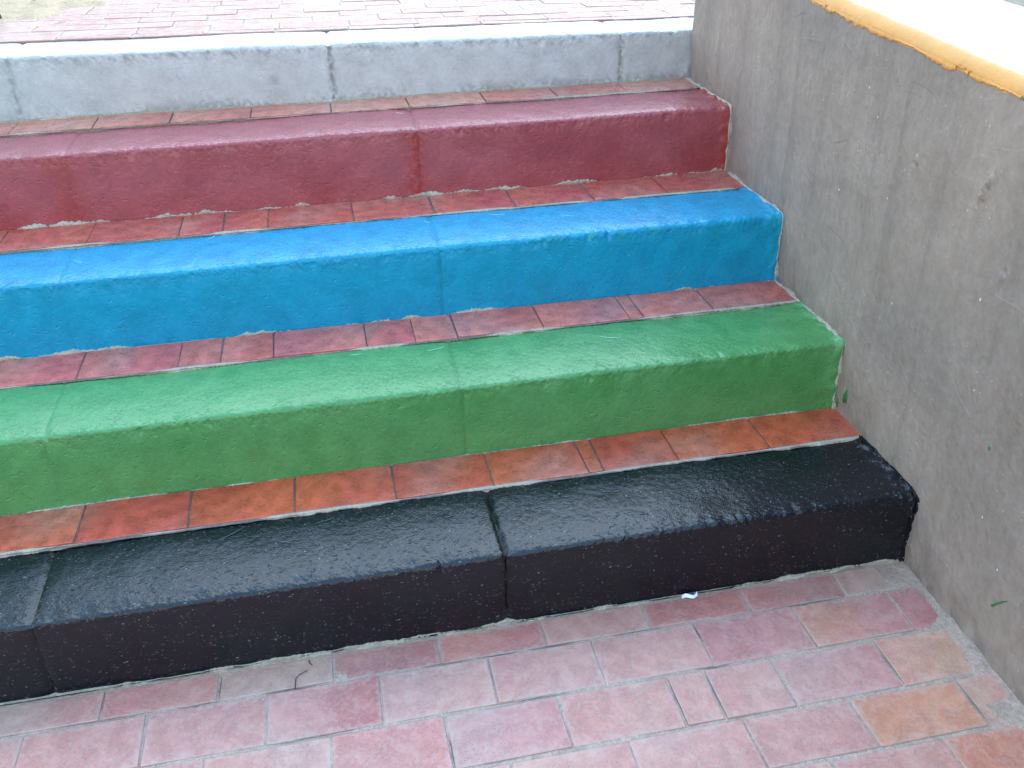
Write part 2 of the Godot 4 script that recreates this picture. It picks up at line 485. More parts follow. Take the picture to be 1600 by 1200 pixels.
# ragged strip of mortar between the back of a kerb stone and the bricks behind it
func back_bead(s: int, x0: float, x1: float, cover: float, wide: float) -> ArrayMesh:
	var n := int((x1 - x0) / 0.004) + 1
	var nv := 4
	var P := PackedVector3Array(); P.resize(n * nv)
	var UV := PackedVector2Array(); UV.resize(n * nv)
	for i in n:
		var x := lerpf(x0, x1, float(i) / (n - 1))
		var on := sst(-0.2, 0.3, n3(x, 31.0 + s, 2.0, 0.3) + cover + 0.5 * sst(-0.7, -0.2, x))
		var f: float = on * wide * clampf(0.7 + 0.7 * n3(x, 33.0 + s, 0.0, 0.07) + 0.4 * m3(x, 35.0 + s, 0.0, 0.011), 0.1, 2.0)
		var y: float = H[s + 1]
		var z: float = Z[s] - W[s]
		P[i * nv] = Vector3(x, y - 0.006, z + 0.002 + f)
		P[i * nv + 1] = Vector3(x, y + 0.0015 + 0.003 * on, z + f - 0.002)
		P[i * nv + 2] = Vector3(x, y + 0.0015 + 0.005 * on, z - 0.002)
		P[i * nv + 3] = Vector3(x, y - 0.008, z - 0.008)
		for j in nv:
			UV[i * nv + j] = Vector2(x, j * 0.01)
	return grid(P, n, nv, UV)

# seam of mortar where a stone meets the wall, following the stone's section
func wall_seam(s: int) -> ArrayMesh:
	var line := []
	var hh: float = H[s + 1]
	for k in 45:
		line.append([lerpf(H[s], hh - 0.006, k / 44.0), Z[s] + 0.004, 0.0, 1.0])
	for k in 6:
		var a := PI / 2 * (k + 0.5) / 6.0
		line.append([hh - 0.008 + 0.012 * sin(a), Z[s] - 0.010 + 0.014 * cos(a), sin(a), cos(a)])
	for k in 75:
		line.append([hh + 0.004, lerpf(Z[s] - 0.018, Z[s] - W[s] - (0.15 if s > 0 else 0.0), k / 74.0), 1.0, 0.0])
	var n := line.size()
	var nv := 4
	var P := PackedVector3Array(); P.resize(n * nv)
	var UV := PackedVector2Array(); UV.resize(n * nv)
	for i in n:
		var q = line[i]
		var a: float = n3(q[0], q[1], 40.0 + s, 0.06)
		var b: float = m3(q[0], q[1], 44.0 + s, 0.014)
		var on: float = clampf(0.15 + 1.3 * a + 0.6 * b, 0.0, 1.4)
		var o: float = 0.0012 + 0.005 * on
		var inn: float = 0.001 + 0.004 * clampf(0.25 + 1.2 * n3(q[0], q[1], 48.0 + s, 0.05) + 0.6 * b, 0.0, 1.6)
		var tilt := 0.0
		P[i * nv] = Vector3(0.006, q[0] + q[2] * (o + 0.004), q[1] + q[3] * (o + 0.004))
		P[i * nv + 1] = Vector3(-0.0032, q[0] + q[2] * o, q[1] + q[3] * o)
		P[i * nv + 2] = Vector3(-0.0045 - 0.5 * inn, q[0] + q[2] * (0.0065 + 0.3 * (o - 0.004)), q[1] + q[3] * (0.0065 + 0.3 * (o - 0.004)))
		P[i * nv + 3] = Vector3(-0.005 - inn, q[0] - q[2] * 0.004, q[1] - q[3] * 0.004)
		for j in nv:
			UV[i * nv + j] = Vector2(q[0] + q[1], j * 0.01)
	return grid(P, n, nv, UV)

# ---------------------------------------------------------------- bricks
func brick_mesh(x0: float, x1: float, z0: float, z1: float, y: float, slope: float, c0: Color, c1: Color, ch: float, side: float, jit: float) -> ArrayMesh:
	var L := x1 - x0
	var D := z1 - z0
	var xs := [0.0, ch, L * 0.35, L * 0.68, L - ch, L]
	var zs := [0.0, ch, D * 0.5, D - ch, D]
	var P := PackedVector3Array()
	var N := PackedVector3Array()
	var UV := PackedVector2Array()
	var UV2 := PackedVector2Array()
	var C := PackedColorArray()
	var I := PackedInt32Array()
	var ou := Vector2(rng.randf() * 4.0, rng.randf() * 4.0)
	var fl := rng.randi() % 4
	var roll := rng.randf_range(-jit, jit)
	var pitch := rng.randf_range(-jit, jit)
	var lift := rng.randf_range(-jit, jit)
	var cj := []
	for k in 4:
		cj.append(Vector2(rng.randf_range(-1, 1), rng.randf_range(-1, 1)) * jit * 1.4)
	var corner := func(u: float, v: float, h: float) -> Vector3:
		var o: Vector2 = cj[0].lerp(cj[1], u).lerp(cj[2].lerp(cj[3], u), v)
		var px := x0 + u * L
		return Vector3(px + o.x, y - px * slope + lift + roll * (u - 0.5) * 2.0 + pitch * (v - 0.5) * 2.0 - h, z0 + v * D + o.y)
	var emit := func(u: float, v: float, h: float, n: Vector3) -> void:
		P.append(corner.call(u, v, h))
		N.append(n)
		UV.append(Vector2(u * L, v * D) * 2.6 + ou)
		UV2.append(Vector2(1.0 - u if fl & 1 else u, 1.0 - v if fl & 2 else v))
		var t := sst(0.25, 0.75, u + 0.25 * (v - 0.5))
		# dust and stains that run on from brick to brick
		var wx := x0 + u * L
		var wz := z0 + v * D
		var cc := c0.lerp(c1, t)
		cc = cc.lerp(Color(0.56, 0.44, 0.37), 0.30 * sst(0.0, 0.7, n3(wx, y, wz, 0.30) + 0.4 * m3(wx, y, wz, 0.08)))
		var st := 1.0 - 0.10 * sst(0.1, 0.7, n3(wx, y + 9.0, wz, 0.22) + 0.5 * m3(wx, y, wz, 0.06))
		C.append(Color(cc.r * st, cc.g * st, cc.b * st))
	for i in 6:
		for j in 5:
			var edge: bool = i == 0 or i == 5 or j == 0 or j == 4
			var n := Vector3(-1.0 if i == 0 else (1.0 if i == 5 else 0.0), 1.3, -1.0 if j == 0 else (1.0 if j == 4 else 0.0)).normalized()
			var chip := 0.0
			if edge:
				chip = ch * 0.75 * (0.7 + 0.6 * rng.randf())
			emit.call(xs[i] / L, zs[j] / D, chip, n)
	for i in 5:
		for j in 4:
			var a := i * 5 + j
			I.append_array([a, a + 5, a + 1, a + 1, a + 5, a + 6])
	var ring := [[0.0, 1.0, 1.0, 1.0, Vector3(0, 0, 1)], [1.0, 1.0, 1.0, 0.0, Vector3(1, 0, 0)], [1.0, 0.0, 0.0, 0.0, Vector3(0, 0, -1)], [0.0, 0.0, 0.0, 1.0, Vector3(-1, 0, 0)]]
	for r in ring:
		var b := P.size()
		emit.call(r[0], r[1], ch * 0.6, r[4]); emit.call(r[2], r[3], ch * 0.6, r[4])
		emit.call(r[0], r[1], side, r[4]); emit.call(r[2], r[3], side, r[4])
		I.append_array([b, b + 1, b + 2, b + 2, b + 1, b + 3])
	return surface(P, N, UV, I, C, UV2)

# a row of bricks between the joints listed (from right to left)
func brick_row(parent: Node, joints: Array, z0: float, z1: float, y: float, slope: float, m: Material, gap: float, ch: float, side: float, jit: float, tint: Callable) -> void:
	for k in joints.size() - 1:
		var x1: float = joints[k] - gap * 0.5
		var x0: float = joints[k + 1] + gap * 0.5
		var c = tint.call((x0 + x1) * 0.5, (z0 + z1) * 0.5)
		part("brick", brick_mesh(x0, x1, z0, z1, y, slope, c[0], c[1], ch, side, jit), m, parent)

func bed(x0: float, x1: float, z0: float, z1: float, y: float, slope: float, step: float, rough: float, near_wall: float) -> ArrayMesh:
	var nu := int((z1 - z0) / step) + 1
	var nv := int((x1 - x0) / step) + 1
	var P := PackedVector3Array(); P.resize(nu * nv)
	var UV := PackedVector2Array(); UV.resize(nu * nv)
	for i in nu:
		var z := lerpf(z0, z1, float(i) / (nu - 1))
		for j in nv:
			var x := lerpf(x0, x1, float(j) / (nv - 1))
			var h := rough * (n3(x, 50.0, z, 0.09) + 0.8 * m3(x, 50.0, z, 0.02)) + near_wall * exp(-pow(x / 0.055, 2)) * (0.7 + 0.6 * n3(x, 60.0, z, 0.12))
			P[i * nv + j] = Vector3(x, y - x * slope + h, z)
			UV[i * nv + j] = Vector2(x, z)
	return grid(P, nu, nv, UV)

# ---------------------------------------------------------------- the side wall
func wall_top(z: float) -> float:
	return 1.148 - 0.0689 * z

func wall_bulge(z: float, y: float) -> float:
	var d := 0.004 * n3(z, y, 70.0, 0.35) + 0.0022 * n3(z, y * 0.5, 71.0, 0.10) + 0.0006 * m3(z, y, 72.0, 0.02)
	d += 0.0035 * sst(0.25, 0.0, y) * n3(z, y, 73.0, 0.07)
	# two gouges where the plaster was torn
	for g in [[-0.006, 0.967, 0.010, 0.045], [-0.256, 0.947, 0.008, 0.022], [0.10, 0.82, 0.007, 0.02]]:
		var dz: float = z - g[0] - (y - g[1]) * 0.45
		d += exp(-pow(dz / g[2], 2) - pow((y - g[1]) / g[3], 2)) * (0.004 + 0.016 * m3(z, y, 75.0, 0.014))
	return d

func wall_face() -> ArrayMesh:
	var z0 := WALL_END
	var z1 := 1.7
	var step := 0.008
	var nu := int((z1 - z0) / step) + 1
	var nv := int(1.30 / step) + 1
	var P := PackedVector3Array(); P.resize(nu * nv)
	var UV := PackedVector2Array(); UV.resize(nu * nv)
	var C := PackedColorArray(); C.resize(nu * nv)
	for i in nu:
		var z := lerpf(z0, z1, float(i) / (nu - 1))
		for j in nv:
			var y := lerpf(-0.05, wall_top(z), float(j) / (nv - 1))
			var zz := z + 0.006 * n3(y, 80.0, 0.0, 0.05) * sst(WALL_END + 0.03, WALL_END, z)
			var end := sst(WALL_END + 0.02, WALL_END, z)
			P[i * nv + j] = Vector3(-wall_bulge(z, y) + end * end * 0.012, y, zz)
			UV[i * nv + j] = Vector2(z * 0.62 + 0.13, -y * 0.62)
			# damp, dirt and pale dust near the steps and the foot
			var floor_y := 0.0
			for s in 5:
				if z < Z[s]:
					floor_y = H[s + 1]
			var up := y - floor_y
			var foot := sst(0.07, 0.0, up) * sst(-0.3, 0.4, n3(z, y, 84.0, 0.05))
			var c := Color(1, 1, 1).lerp(Color(0.62, 0.60, 0.55), 0.55 * foot)
			c = c.lerp(Color(0.60, 0.66, 0.70), 0.40 * sst(-0.2, 0.7, n3(z, y, 85.0, 0.6)))
			c = c.lerp(Color(0.88, 0.86, 0.88), 0.3 * sst(0.1, 0.6, n3(z * 1.5 + y * 0.7, y * 0.3, 86.0, 0.16)))
			c = c.lerp(Color(1.18, 1.15, 1.08), 0.35 * sst(0.22, 0.6, n3(z, y, 87.0, 0.08)) * sst(0.35, 0.0, up))
			C[i * nv + j] = c
	return grid(P, nu, nv, UV, C)

const ROUND := 0.028
func coping(z0: float, z1: float, from_top: bool) -> ArrayMesh:
	# the rounded upper corner of the wall, or (from_top) the flat top and the back
	var sec := []
	if not from_top:
		for k in 12:
			var a := (PI / 2 + 0.1) * k / 11.0 - 0.1
			sec.append(Vector2(ROUND * (1.0 - cos(a)), ROUND * sin(a)))
		sec.append(Vector2(ROUND + 0.004, ROUND))
	else:
		for k in 30:
			sec.append(Vector2(lerpf(ROUND + 0.004, WALL_THICK - 0.02, k / 29.0), ROUND + 0.004 * sin(PI * k / 29.0)))
		sec.append(Vector2(WALL_THICK - 0.005, ROUND - 0.006))
		sec.append(Vector2(WALL_THICK, ROUND - 0.02))
		sec.append(Vector2(WALL_THICK, -0.5))
	var nv := sec.size()
	var nu := int((z1 - z0) / 0.008) + 1
	var P := PackedVector3Array(); P.resize(nu * nv)
	var UV := PackedVector2Array(); UV.resize(nu * nv)
	for i in nu:
		var z := lerpf(z0, z1, float(i) / (nu - 1))
		for j in nv:
			var q: Vector2 = sec[j]
			var k := sst(0.0, 0.02, q.x)
			var d := lerpf(wall_bulge(z, wall_top(z)), 0.003 * n3(z, q.x, 90.0, 0.12), k)
			var e := 0.0006 * m3(z, q.x, 91.0, 0.02) + 0.0015 * n3(z, 92.0, 0.0, 0.14)
			if from_top and j < 30:
				P[i * nv + j] = Vector3(q.x, wall_top(z) + q.y + d * sst(ROUND + 0.004, ROUND + 0.05, q.x) + e * sst(0.03, 0.0, q.x - ROUND - 0.012), z)
			else:
				P[i * nv + j] = Vector3(q.x - d * (1.0 - k) - e * (1.0 - k), wall_top(z) + q.y + e * k, z)
			UV[i * nv + j] = Vector2(z, q.x)
	return grid(P, nu, nv, UV)

# the skirt of paint that runs down over the plaster with a torn lower edge
func paint_skirt(z0: float, z1: float) -> ArrayMesh:
	var nu := int((z1 - z0) / 0.0025) + 1
	var nv := 4
	var P := PackedVector3Array(); P.resize(nu * nv)
	var UV := PackedVector2Array(); UV.resize(nu * nv)
	for i in nu:
		var z := lerpf(z0, z1, float(i) / (nu - 1))
		var f := 0.004 + 0.006 * n3(z, 100.0, 0.0, 0.16) + 0.005 * m3(z, 101.0, 0.0, 0.03) + 0.003 * m3(z, 102.0, 0.0, 0.007)
		if m3(z, 103.0, 0.0, 0.05) > 0.33:
			f -= 0.012
		f = maxf(f, -0.012)
		for j in nv:
			var y: float = wall_top(z) + [-f, -f + 0.0012, lerpf(-f, 0.006, 0.6), 0.006][j]
			var o: float = [-0.001, 0.0022, 0.0026, 0.0004][j]
			P[i * nv + j] = Vector3(-wall_bulge(z, wall_top(z)) - o - 0.0006 * m3(z, y, 91.0, 0.02), y, z)
			UV[i * nv + j] = Vector2(z, y)
	return grid(P, nu, nv, UV)

func blob(at: Vector3, axis_u: Vector3, axis_v: Vector3, nrm: Vector3, ru: float, rv: float, thick: float, sid: float, n := 18) -> ArrayMesh:
	# a flat irregular splash with a raised middle
	var P := PackedVector3Array([at + nrm * thick])
	var N := PackedVector3Array([nrm])
	var UV := PackedVector2Array([Vector2.ZERO])
	var I := PackedInt32Array()
	for r in 2:
		for k in n:
			var a := TAU * k / n
			var w := 1.0 + 0.55 * m3(cos(a), sin(a), sid, 0.9) + 0.35 * m3(cos(a), sin(a), sid + 5.0, 0.35)
			w *= 0.6 if r == 0 else 1.0
			P.append(at + axis_u * cos(a) * ru * w + axis_v * sin(a) * rv * w + nrm * (thick * 0.85 if r == 0 else -thick * 0.6))
			N.append((nrm + (axis_u * cos(a) + axis_v * sin(a)) * (0.3 if r == 0 else 0.9)).normalized())
			UV.append(Vector2(cos(a), sin(a)))
	for k in n:
		var a := 1 + k
		var b := 1 + (k + 1) % n
		I.append_array([0, b, a])
		I.append_array([a, b, a + n, b, b + n, a + n])
	return surface(P, N, UV, I)

# a thin tube through points
func tube(pts: Array, r0: float, r1: float, sides := 6) -> ArrayMesh:
	var nu := pts.size()
	var nv := sides + 1
	var P := PackedVector3Array(); P.resize(nu * nv)
	var UV := PackedVector2Array(); UV.resize(nu * nv)
	for i in nu:
		var d: Vector3 = (pts[mini(i + 1, nu - 1)] - pts[maxi(i - 1, 0)]).normalized()
		var a := d.cross(Vector3.UP if absf(d.y) < 0.9 else Vector3.RIGHT).normalized()
		var b := a.cross(d)
		var r := lerpf(r0, r1, float(i) / (nu - 1))
		for j in nv:
			var t := -TAU * j / sides
			P[i * nv + j] = pts[i] + (a * cos(t) + b * sin(t)) * r
			UV[i * nv + j] = Vector2(i, j)
	return grid(P, nu, nv, UV)

func leaf_into(st: SurfaceTool, at: Vector3, dir: Vector3, up: Vector3, len_: float, wid: float, c: Color) -> void:
	var sd := dir.cross(up).normalized() * wid * 0.5
	var n := sd.cross(dir).normalized()
	var mid := at + dir * len_ * 0.45 - n * len_ * 0.05
	var tip := at + dir * len_ - n * len_ * 0.16
	var l := mid - sd + n * wid * 0.14
	var r := mid + sd + n * wid * 0.14
	st.set_color(c)
	for t in [[at, mid, l], [at, r, mid], [l, mid, tip], [mid, r, tip]]:
		for v in t:
			st.add_vertex(v)

# ---------------------------------------------------------------- scene
func _ready() -> void:
	rng.seed = 4711
	na.seed = 5; na.noise_type = FastNoiseLite.TYPE_SIMPLEX_SMOOTH; na.frequency = 1.0; na.fractal_type = FastNoiseLite.FRACTAL_NONE
	nb.seed = 6; nb.noise_type = FastNoiseLite.TYPE_SIMPLEX_SMOOTH; nb.frequency = 1.0; nb.fractal_octaves = 2
	# camera, sky, sun, exposure
	var cam := Camera3D.new()
	cam.name = "camera"
	cam.position = Vector3(-1.3046, 1.5885, 1.6104)
	cam.rotation_order = EULER_ORDER_YXZ
	cam.rotation = Vector3(-0.5232, -0.1946, -0.0196)
	cam.fov = rad_to_deg(2.0 * atan(600.0 / 1476.79))
	cam.near = 0.05
	cam.far = 400.0
	add_child(cam)
	cam.current = true
	var to_sun := Vector3(0.55, 1.15, -1.5).normalized()
	var sky := PanoramaSkyMaterial.new()
	sky.panorama = hazy_sky(to_sun)
	sky.filter = true
	var we := WorldEnvironment.new()
	we.name = "environment"
	var env := Environment.new()
	env.background_mode = Environment.BG_SKY
	env.sky = Sky.new()
	env.sky.sky_material = sky
	env.tonemap_mode = Environment.TONE_MAPPER_LINEAR
	env.tonemap_exposure = 2.0
	env.ambient_light_source = Environment.AMBIENT_SOURCE_SKY
	env.sdfgi_enabled = true
	env.ssao_enabled = true
	env.ssil_enabled = true
	we.environment = env
	add_child(we)
	var sun := DirectionalLight3D.new()
	sun.name = "sun"
	sun.light_color = Color(1.0, 0.985, 0.96)
	sun.light_energy = 0.15
	sun.light_angular_distance = 60.0
	sun.shadow_enabled = true
	add_child(sun)
	sun.look_at_from_position(to_sun, Vector3.ZERO)

	make_textures()
	make_materials()
	build_ground()
	build_lower_pavement()
	build_upper_pavement()
	build_steps()
	build_scratches()
	build_wall()
	build_small_things()

# thin bright haze: white towards the horizon, blue overhead, somewhat brighter on the side of the veiled sun
func hazy_sky(to_sun: Vector3) -> ImageTexture:
	var w := 512
	var h := 256
	var im := Image.create(w, h, false, Image.FORMAT_RGBF)
	for y in h:
		var el := PI * (0.5 - (y + 0.5) / h)
		var up := maxf(sin(el), 0.0)
		var mix := pow(1.0 - up, 1.5)
		for x in w:
			var az := TAU * (x + 0.5) / w
			var d := Vector3(sin(az) * cos(el), sin(el), -cos(az) * cos(el))
			var k := 0.88 + 0.40 * d.dot(to_sun)
			var c := Color(0.38, 0.78, 1.28).lerp(Color(1.88, 1.93, 1.88), mix)
			im.set_pixel(x, y, Color(c.r * k, c.g * k, c.b * k))
	return ImageTexture.create_from_image(im)

func build_ground() -> void:
	# one sheet: low in front of the steps, high behind them and beyond the wall
	var xs := [-140.0, -60.0, -25.0, -12.0, -7.0, -5.0, -4.2, -3.0, -2.0, -1.0, -0.2, 0.30, 0.36, 0.8, 1.5, 2.2, 3.0, 5.0, 9.0, 18.0, 40.0, 140.0]
	var zs := [-140.0, -60.0, -25.0, -12.0, -7.0, -5.0, -3.6, -2.6, -2.05, -1.7, -1.2, -0.8, -0.4, -0.1, 0.3, 1.0, 1.6, 1.7, 2.5, 4.0, 8.0, 20.0, 60.0, 140.0]
	var P := PackedVector3Array()
	var UV := PackedVector2Array()
	for z in zs:
		for x in xs:
			var low := sst(-2.05, -0.05, z)
			var y := lerpf(0.935, -0.06, low)
			if x > 0.34 and x < 30.0 and z < 30.0:
				y = 0.90
			P.append(Vector3(x, y, z))
			UV.append(Vector2(x, z))
	var g := part("ground", grid(P, zs.size(), xs.size(), UV), M.concrete)
	g.set_meta("kind", "structure")
	g.set_meta("label", "pale bare ground around the steps and beyond the wall")
	# dark strip of road beyond the wall
	var q := PackedVector3Array()
	var u := PackedVector2Array()
	for z in [-2.12, 3.0]:
		for x in [1.05, 5.5]:
			q.append(Vector3(x, 0.904, z)); u.append(Vector2(x, z))
	var rd := part("road", grid(q, 2, 2, u), M.asphalt)
	rd.set_meta("kind", "structure")
	rd.set_meta("label", "grey asphalt surface beyond the wall at the upper right")

func build_lower_pavement() -> void:
	var pv := structure("pavement", "dusty pink and orange brick pavement at the foot of the steps")
	part("mortar_bed", bed(-3.6, 0.004, -0.02, 0.80, -0.0027, 0.0, 0.008, 0.0013, 0.0036), M.mortar, pv)
	part("mortar_bed", bed(-3.6, 0.004, 0.80, 1.75, -0.0042, 0.0, 0.03, 0.0015, 0.0065), M.mortar, pv)
	var rows := [
		[0.012, 0.0905, [-0.075, -0.195, -0.438, -0.687, -0.934, -1.177, -1.415, -1.662, -1.903, -2.148, -2.393, -2.64, -2.885, -3.13]],
		[0.0985, 0.2285, [-0.018, -0.098, -0.343, -0.590, -0.836, -1.075, -1.317, -1.558, -1.806, -2.05, -2.296, -2.54, -2.786, -3.03]],
		[0.2385, 0.371, [-0.028, -0.215, -0.461, -0.620, -0.706, -0.949, -1.192, -1.428, -1.678, -1.92, -2.166, -2.41, -2.656, -2.90]],
		[0.3815, 0.5035, [-0.012, -0.104, -0.349, -0.589, -0.836, -1.08, -1.325, -1.569, -1.814, -2.06, -2.305, -2.55, -2.795, -3.04]],
		[0.5135, 0.640, [-0.015, -0.217, -0.462, -0.708, -0.952, -1.196, -1.44, -1.686, -1.93, -2.175, -2.42, -2.665, -2.91]]]
	var tint := func(x: float, z: float) -> Array:
		var pinks := ["bd8a88", "b68382", "bb8a85", "b17f7f", "c0918c", "b8807c", "bb908e"]
		var a := lin(pinks[rng.randi() % 7])
		var b := lin(pinks[rng.randi() % 7])
		for k in [[-0.14, 0.05, "b89a90", "b5a99c"], [-0.32, 0.05, "b25a58", "b06460"], [-0.56, 0.05, "ad5050", "b05654"], [-0.81, 0.05, "b8897c", "c08a82"], [-1.05, 0.05, "bd7468", "ac5c60"], [-1.30, 0.05, "a86f74", "9c5660"], [-1.54, 0.05, "a9948c", "aa9a92"], [-1.78, 0.05, "b26a6c", "b98078"], [-2.02, 0.05, "ad9c94", "b07c7c"],
				[-0.06, 0.16, "a4505e", "a04858"], [-0.22, 0.16, "c47f66", "b4747a"], [-0.46, 0.16, "aa6670", "b2747c"], [-1.44, 0.16, "b9868a", "a0525c"], [-1.20, 0.16, "ae8a8c", "b7908c"],
				[-0.12, 0.30, "c49080", "bf9c84"], [-0.34, 0.30, "b8848a", "b68288"], [-1.31, 0.30, "b4666c", "b86e72"], [-1.07, 0.30, "a8868e", "b07880"],
				[-0.226, 0.44, "c27e58", "c68a66"], [-0.06, 0.44, "b59a8c", "b88c84"], [-0.11, 0.57, "c4704e", "c2785c"], [-0.34, 0.57, "b98080", "bd867e"]]:
			if absf(x - k[0]) < 0.07 and absf(z - k[1]) < 0.05:
				a = lin(k[2]); b = lin(k[3])
		var mean := lin("b98683")
		a = mean.lerp(a, 0.50); b = mean.lerp(b, 0.50)
		return [scaled(a, 1.55, 1.58, 1.36), scaled(b, 1.55, 1.58, 1.36)]
	for r in rows:
		brick_row(pv, r[2], r[0], r[1], 0.0, 0.0, M.pave, 0.0045, 0.0022, 0.02, 0.0011, tint)
	for k in 8:
		var z0 := 0.650 + k * 0.1345
		var j := [-0.012]
		var x := -0.10 if k % 2 == 0 else -0.215
		while x > -3.0:
			j.append(x + rng.randf_range(-0.006, 0.006))
			x -= 0.245
		brick_row(pv, j, z0, z0 + 0.1255, 0.0, 0.0, M.pave, 0.0045, 0.0022, 0.02, 0.0011, tint)

func build_upper_pavement() -> void:
	var pv := structure("upper_pavement", "worn shiny brick pavement at the top of the steps")
	var y := 1.0035
	part("mortar_bed", bed(-3.6, 1.0, -3.9, -1.93, y - 0.0024, TILT, 0.02, 0.0007, 0.0), M.mortar, pv)
	var tint := func(x: float, z: float) -> Array:
		var reds := ["b87468", "b06a60", "bc7c70", "ae7068", "c08678", "b4786e"]
		return [lin(reds[rng.randi() % 6]), lin(reds[rng.randi() % 6])]
	var z := -1.934
	for k in 15:
		var d := 0.052 if k == 0 else 0.112
		var j := []
		var x: float = 0.78 - [0.01, 0.0, 0.13, 0.03, 0.16][k % 5]
		while x > -3.3:
			j.append(x + rng.randf_range(-0.008, 0.008))
			x -= 0.2425
		brick_row(pv, j, z - d, z, y, TILT, M.land, 0.005, 0.0024, 0.02, 0.0011, tint)
		z -= d + 0.009
	# soil that has spread over the bricks at the left
	var nu := 70
	var nv := 90
	var P := PackedVector3Array(); P.resize(nu * nv)
	var UV := PackedVector2Array(); UV.resize(nu * nv)
	for i in nu:
		var zz := lerpf(-4.6, -2.2, float(i) / (nu - 1))
		for jj in nv:
			var xx := lerpf(-4.4, -1.5, float(jj) / (nv - 1))
			var e := (-2.22 - xx) * 0.9 + (-2.55 - zz) * 0.30 + 0.16 * n3(xx, 110.0, zz, 0.35) + 0.05 * m3(xx, 111.0, zz, 0.07)
			var h := 0.006 * sst(0.0, 0.05, e) + 0.05 * sst(0.0, 1.2, e) + 0.004 * m3(xx, 112.0, zz, 0.04) * sst(0.0, 0.1, e) - 0.02 * sst(0.0, -0.04, e)
			P[i * nv + jj] = Vector3(xx, y - xx * TILT + h, zz)
			UV[i * nv + jj] = Vector2(xx, zz)
	var so := part("soil", grid(P, nu, nv, UV), M.soil)
	so.set_meta("kind", "structure")
	so.set_meta("label", "dry sandy soil spread over the bricks at the upper left")

func build_steps() -> void:
	var names := ["black", "green", "blue", "red", "grey"]
	var labels := ["glossy black painted kerb step, lowest of the flight", "green painted kerb step directly above the black one", "bright blue painted kerb step in the middle of the flight", "dark red painted kerb step between the blue and grey ones", "pale grey painted kerb step, topmost, edging the upper pavement"]
	var cuts := [[0.012, -1.008, -2.0085, -3.01, -4.01], [0.012, -1.030, -2.0176, -3.02, -4.02], [0.012, -1.018, -2.017, -3.02, -4.02], [0.012, -1.014, -2.034, -3.03, -4.03], [0.70, -0.247, -1.245, -2.233, -3.23, -4.03]]
	var depth := [[0.0, 0.006, 0.004], [0.0, 0.0022, 0.0018], [0.0, 0.0028, 0.0018], [0.0, 0.0035, 0.002], [0.002, 0.004, 0.0045, 0.004]]
	var joints := [
		[0.02, -0.255, -0.504, -0.703, -0.743, -0.986, -1.227, -1.469, -1.7175, -1.9675, -2.214, -2.46, -2.71, -2.96],
		[0.02, -0.259, -0.470, -0.510, -0.760, -1.002, -1.117, -1.249, -1.4955, -1.6315, -1.740, -1.990, -2.236, -2.48, -2.73, -2.98],
		[0.02, -0.262, -0.502, -0.750, -0.996, -1.2385, -1.4875, -1.614, -1.737, -1.989, -2.231, -2.48, -2.73, -2.98],
		[0.02, -0.26, -0.507, -0.755, -1.0095, -1.2625, -1.5175, -1.766, -1.998, -2.239, -2.49, -2.74, -2.99]]
	var tones := [["a94a36", "b25238", "a8483a", "ad5040", "b0543c"], ["b05c52", "b25a58", "ba665c", "ae5e5e", "b4625a"], ["a85048", "a44c4e", "ac5a50", "a5524e"], ["ac6458", "b06e62", "a86058", "b07264"]]
	for s in 5:
		var t := thing("stair_step", labels[s], "step", "painted steps of the flight")
		var c = cuts[s]
		for k in c.size() - 1:
			var seen: bool = c[k + 1] > -2.5 or k < 2
			var st := 0.0045 if seen else (0.006 if c[k] > -2.4 else 0.02)
			var d0: float = depth[s][k] if k < depth[s].size() else 0.003
			var d1: float = depth[s][k + 1] if k + 1 < depth[s].size() else 0.003
			part("kerb_stone", kerb_stone(s, c[k + 1], c[k], st, d1, d0 if k > 0 else 0.0), M[names[s]], t)
		if s < 4:
			var z1: float = Z[s] - W[s] - 0.0045
			var z0: float = Z[s + 1] + 0.002
			var yy: float = H[s + 1]
			part("mortar_bed", bed(-4.0, 0.01, z0 - 0.01, z1 + 0.01, yy + 0.0012, 0.0, 0.008, 0.0014, 0.003), M.joint, t)
			var tn: Array = tones[s]
			var tint := func(_x: float, _z: float) -> Array:
				return [scaled(lin(tn[rng.randi() % tn.size()]), 1.75, 1.75, 1.6), scaled(lin(tn[rng.randi() % tn.size()]), 1.75, 1.75, 1.6)]
			brick_row(t, joints[s], z0, z1, yy + 0.005, 0.0, M.tread, 0.004, 0.0026, 0.016, 0.0009, tint)
			part("mortar_line", back_bead(s, -3.9, -0.004, [0.0, -0.10, -0.15, -0.45][s], [0.006, 0.005, 0.004, 0.003][s]), M.seam, t)
		part("mortar_line", mortar_bead(s, -3.9, -0.004 if s < 4 else -0.01, [0.0055, 0.004, 0.009, 0.011, 0.012][s], [0.007, 0.005, 0.006, 0.006, 0.006][s], [0.35, -0.05, 0.05, 0.30, 0.20][s], 20.0 + s * 3.0), M.seam, t)
		if s < 4:
			part("mortar_line", wall_seam(s), M.seam if s > 0 else M.black, t)

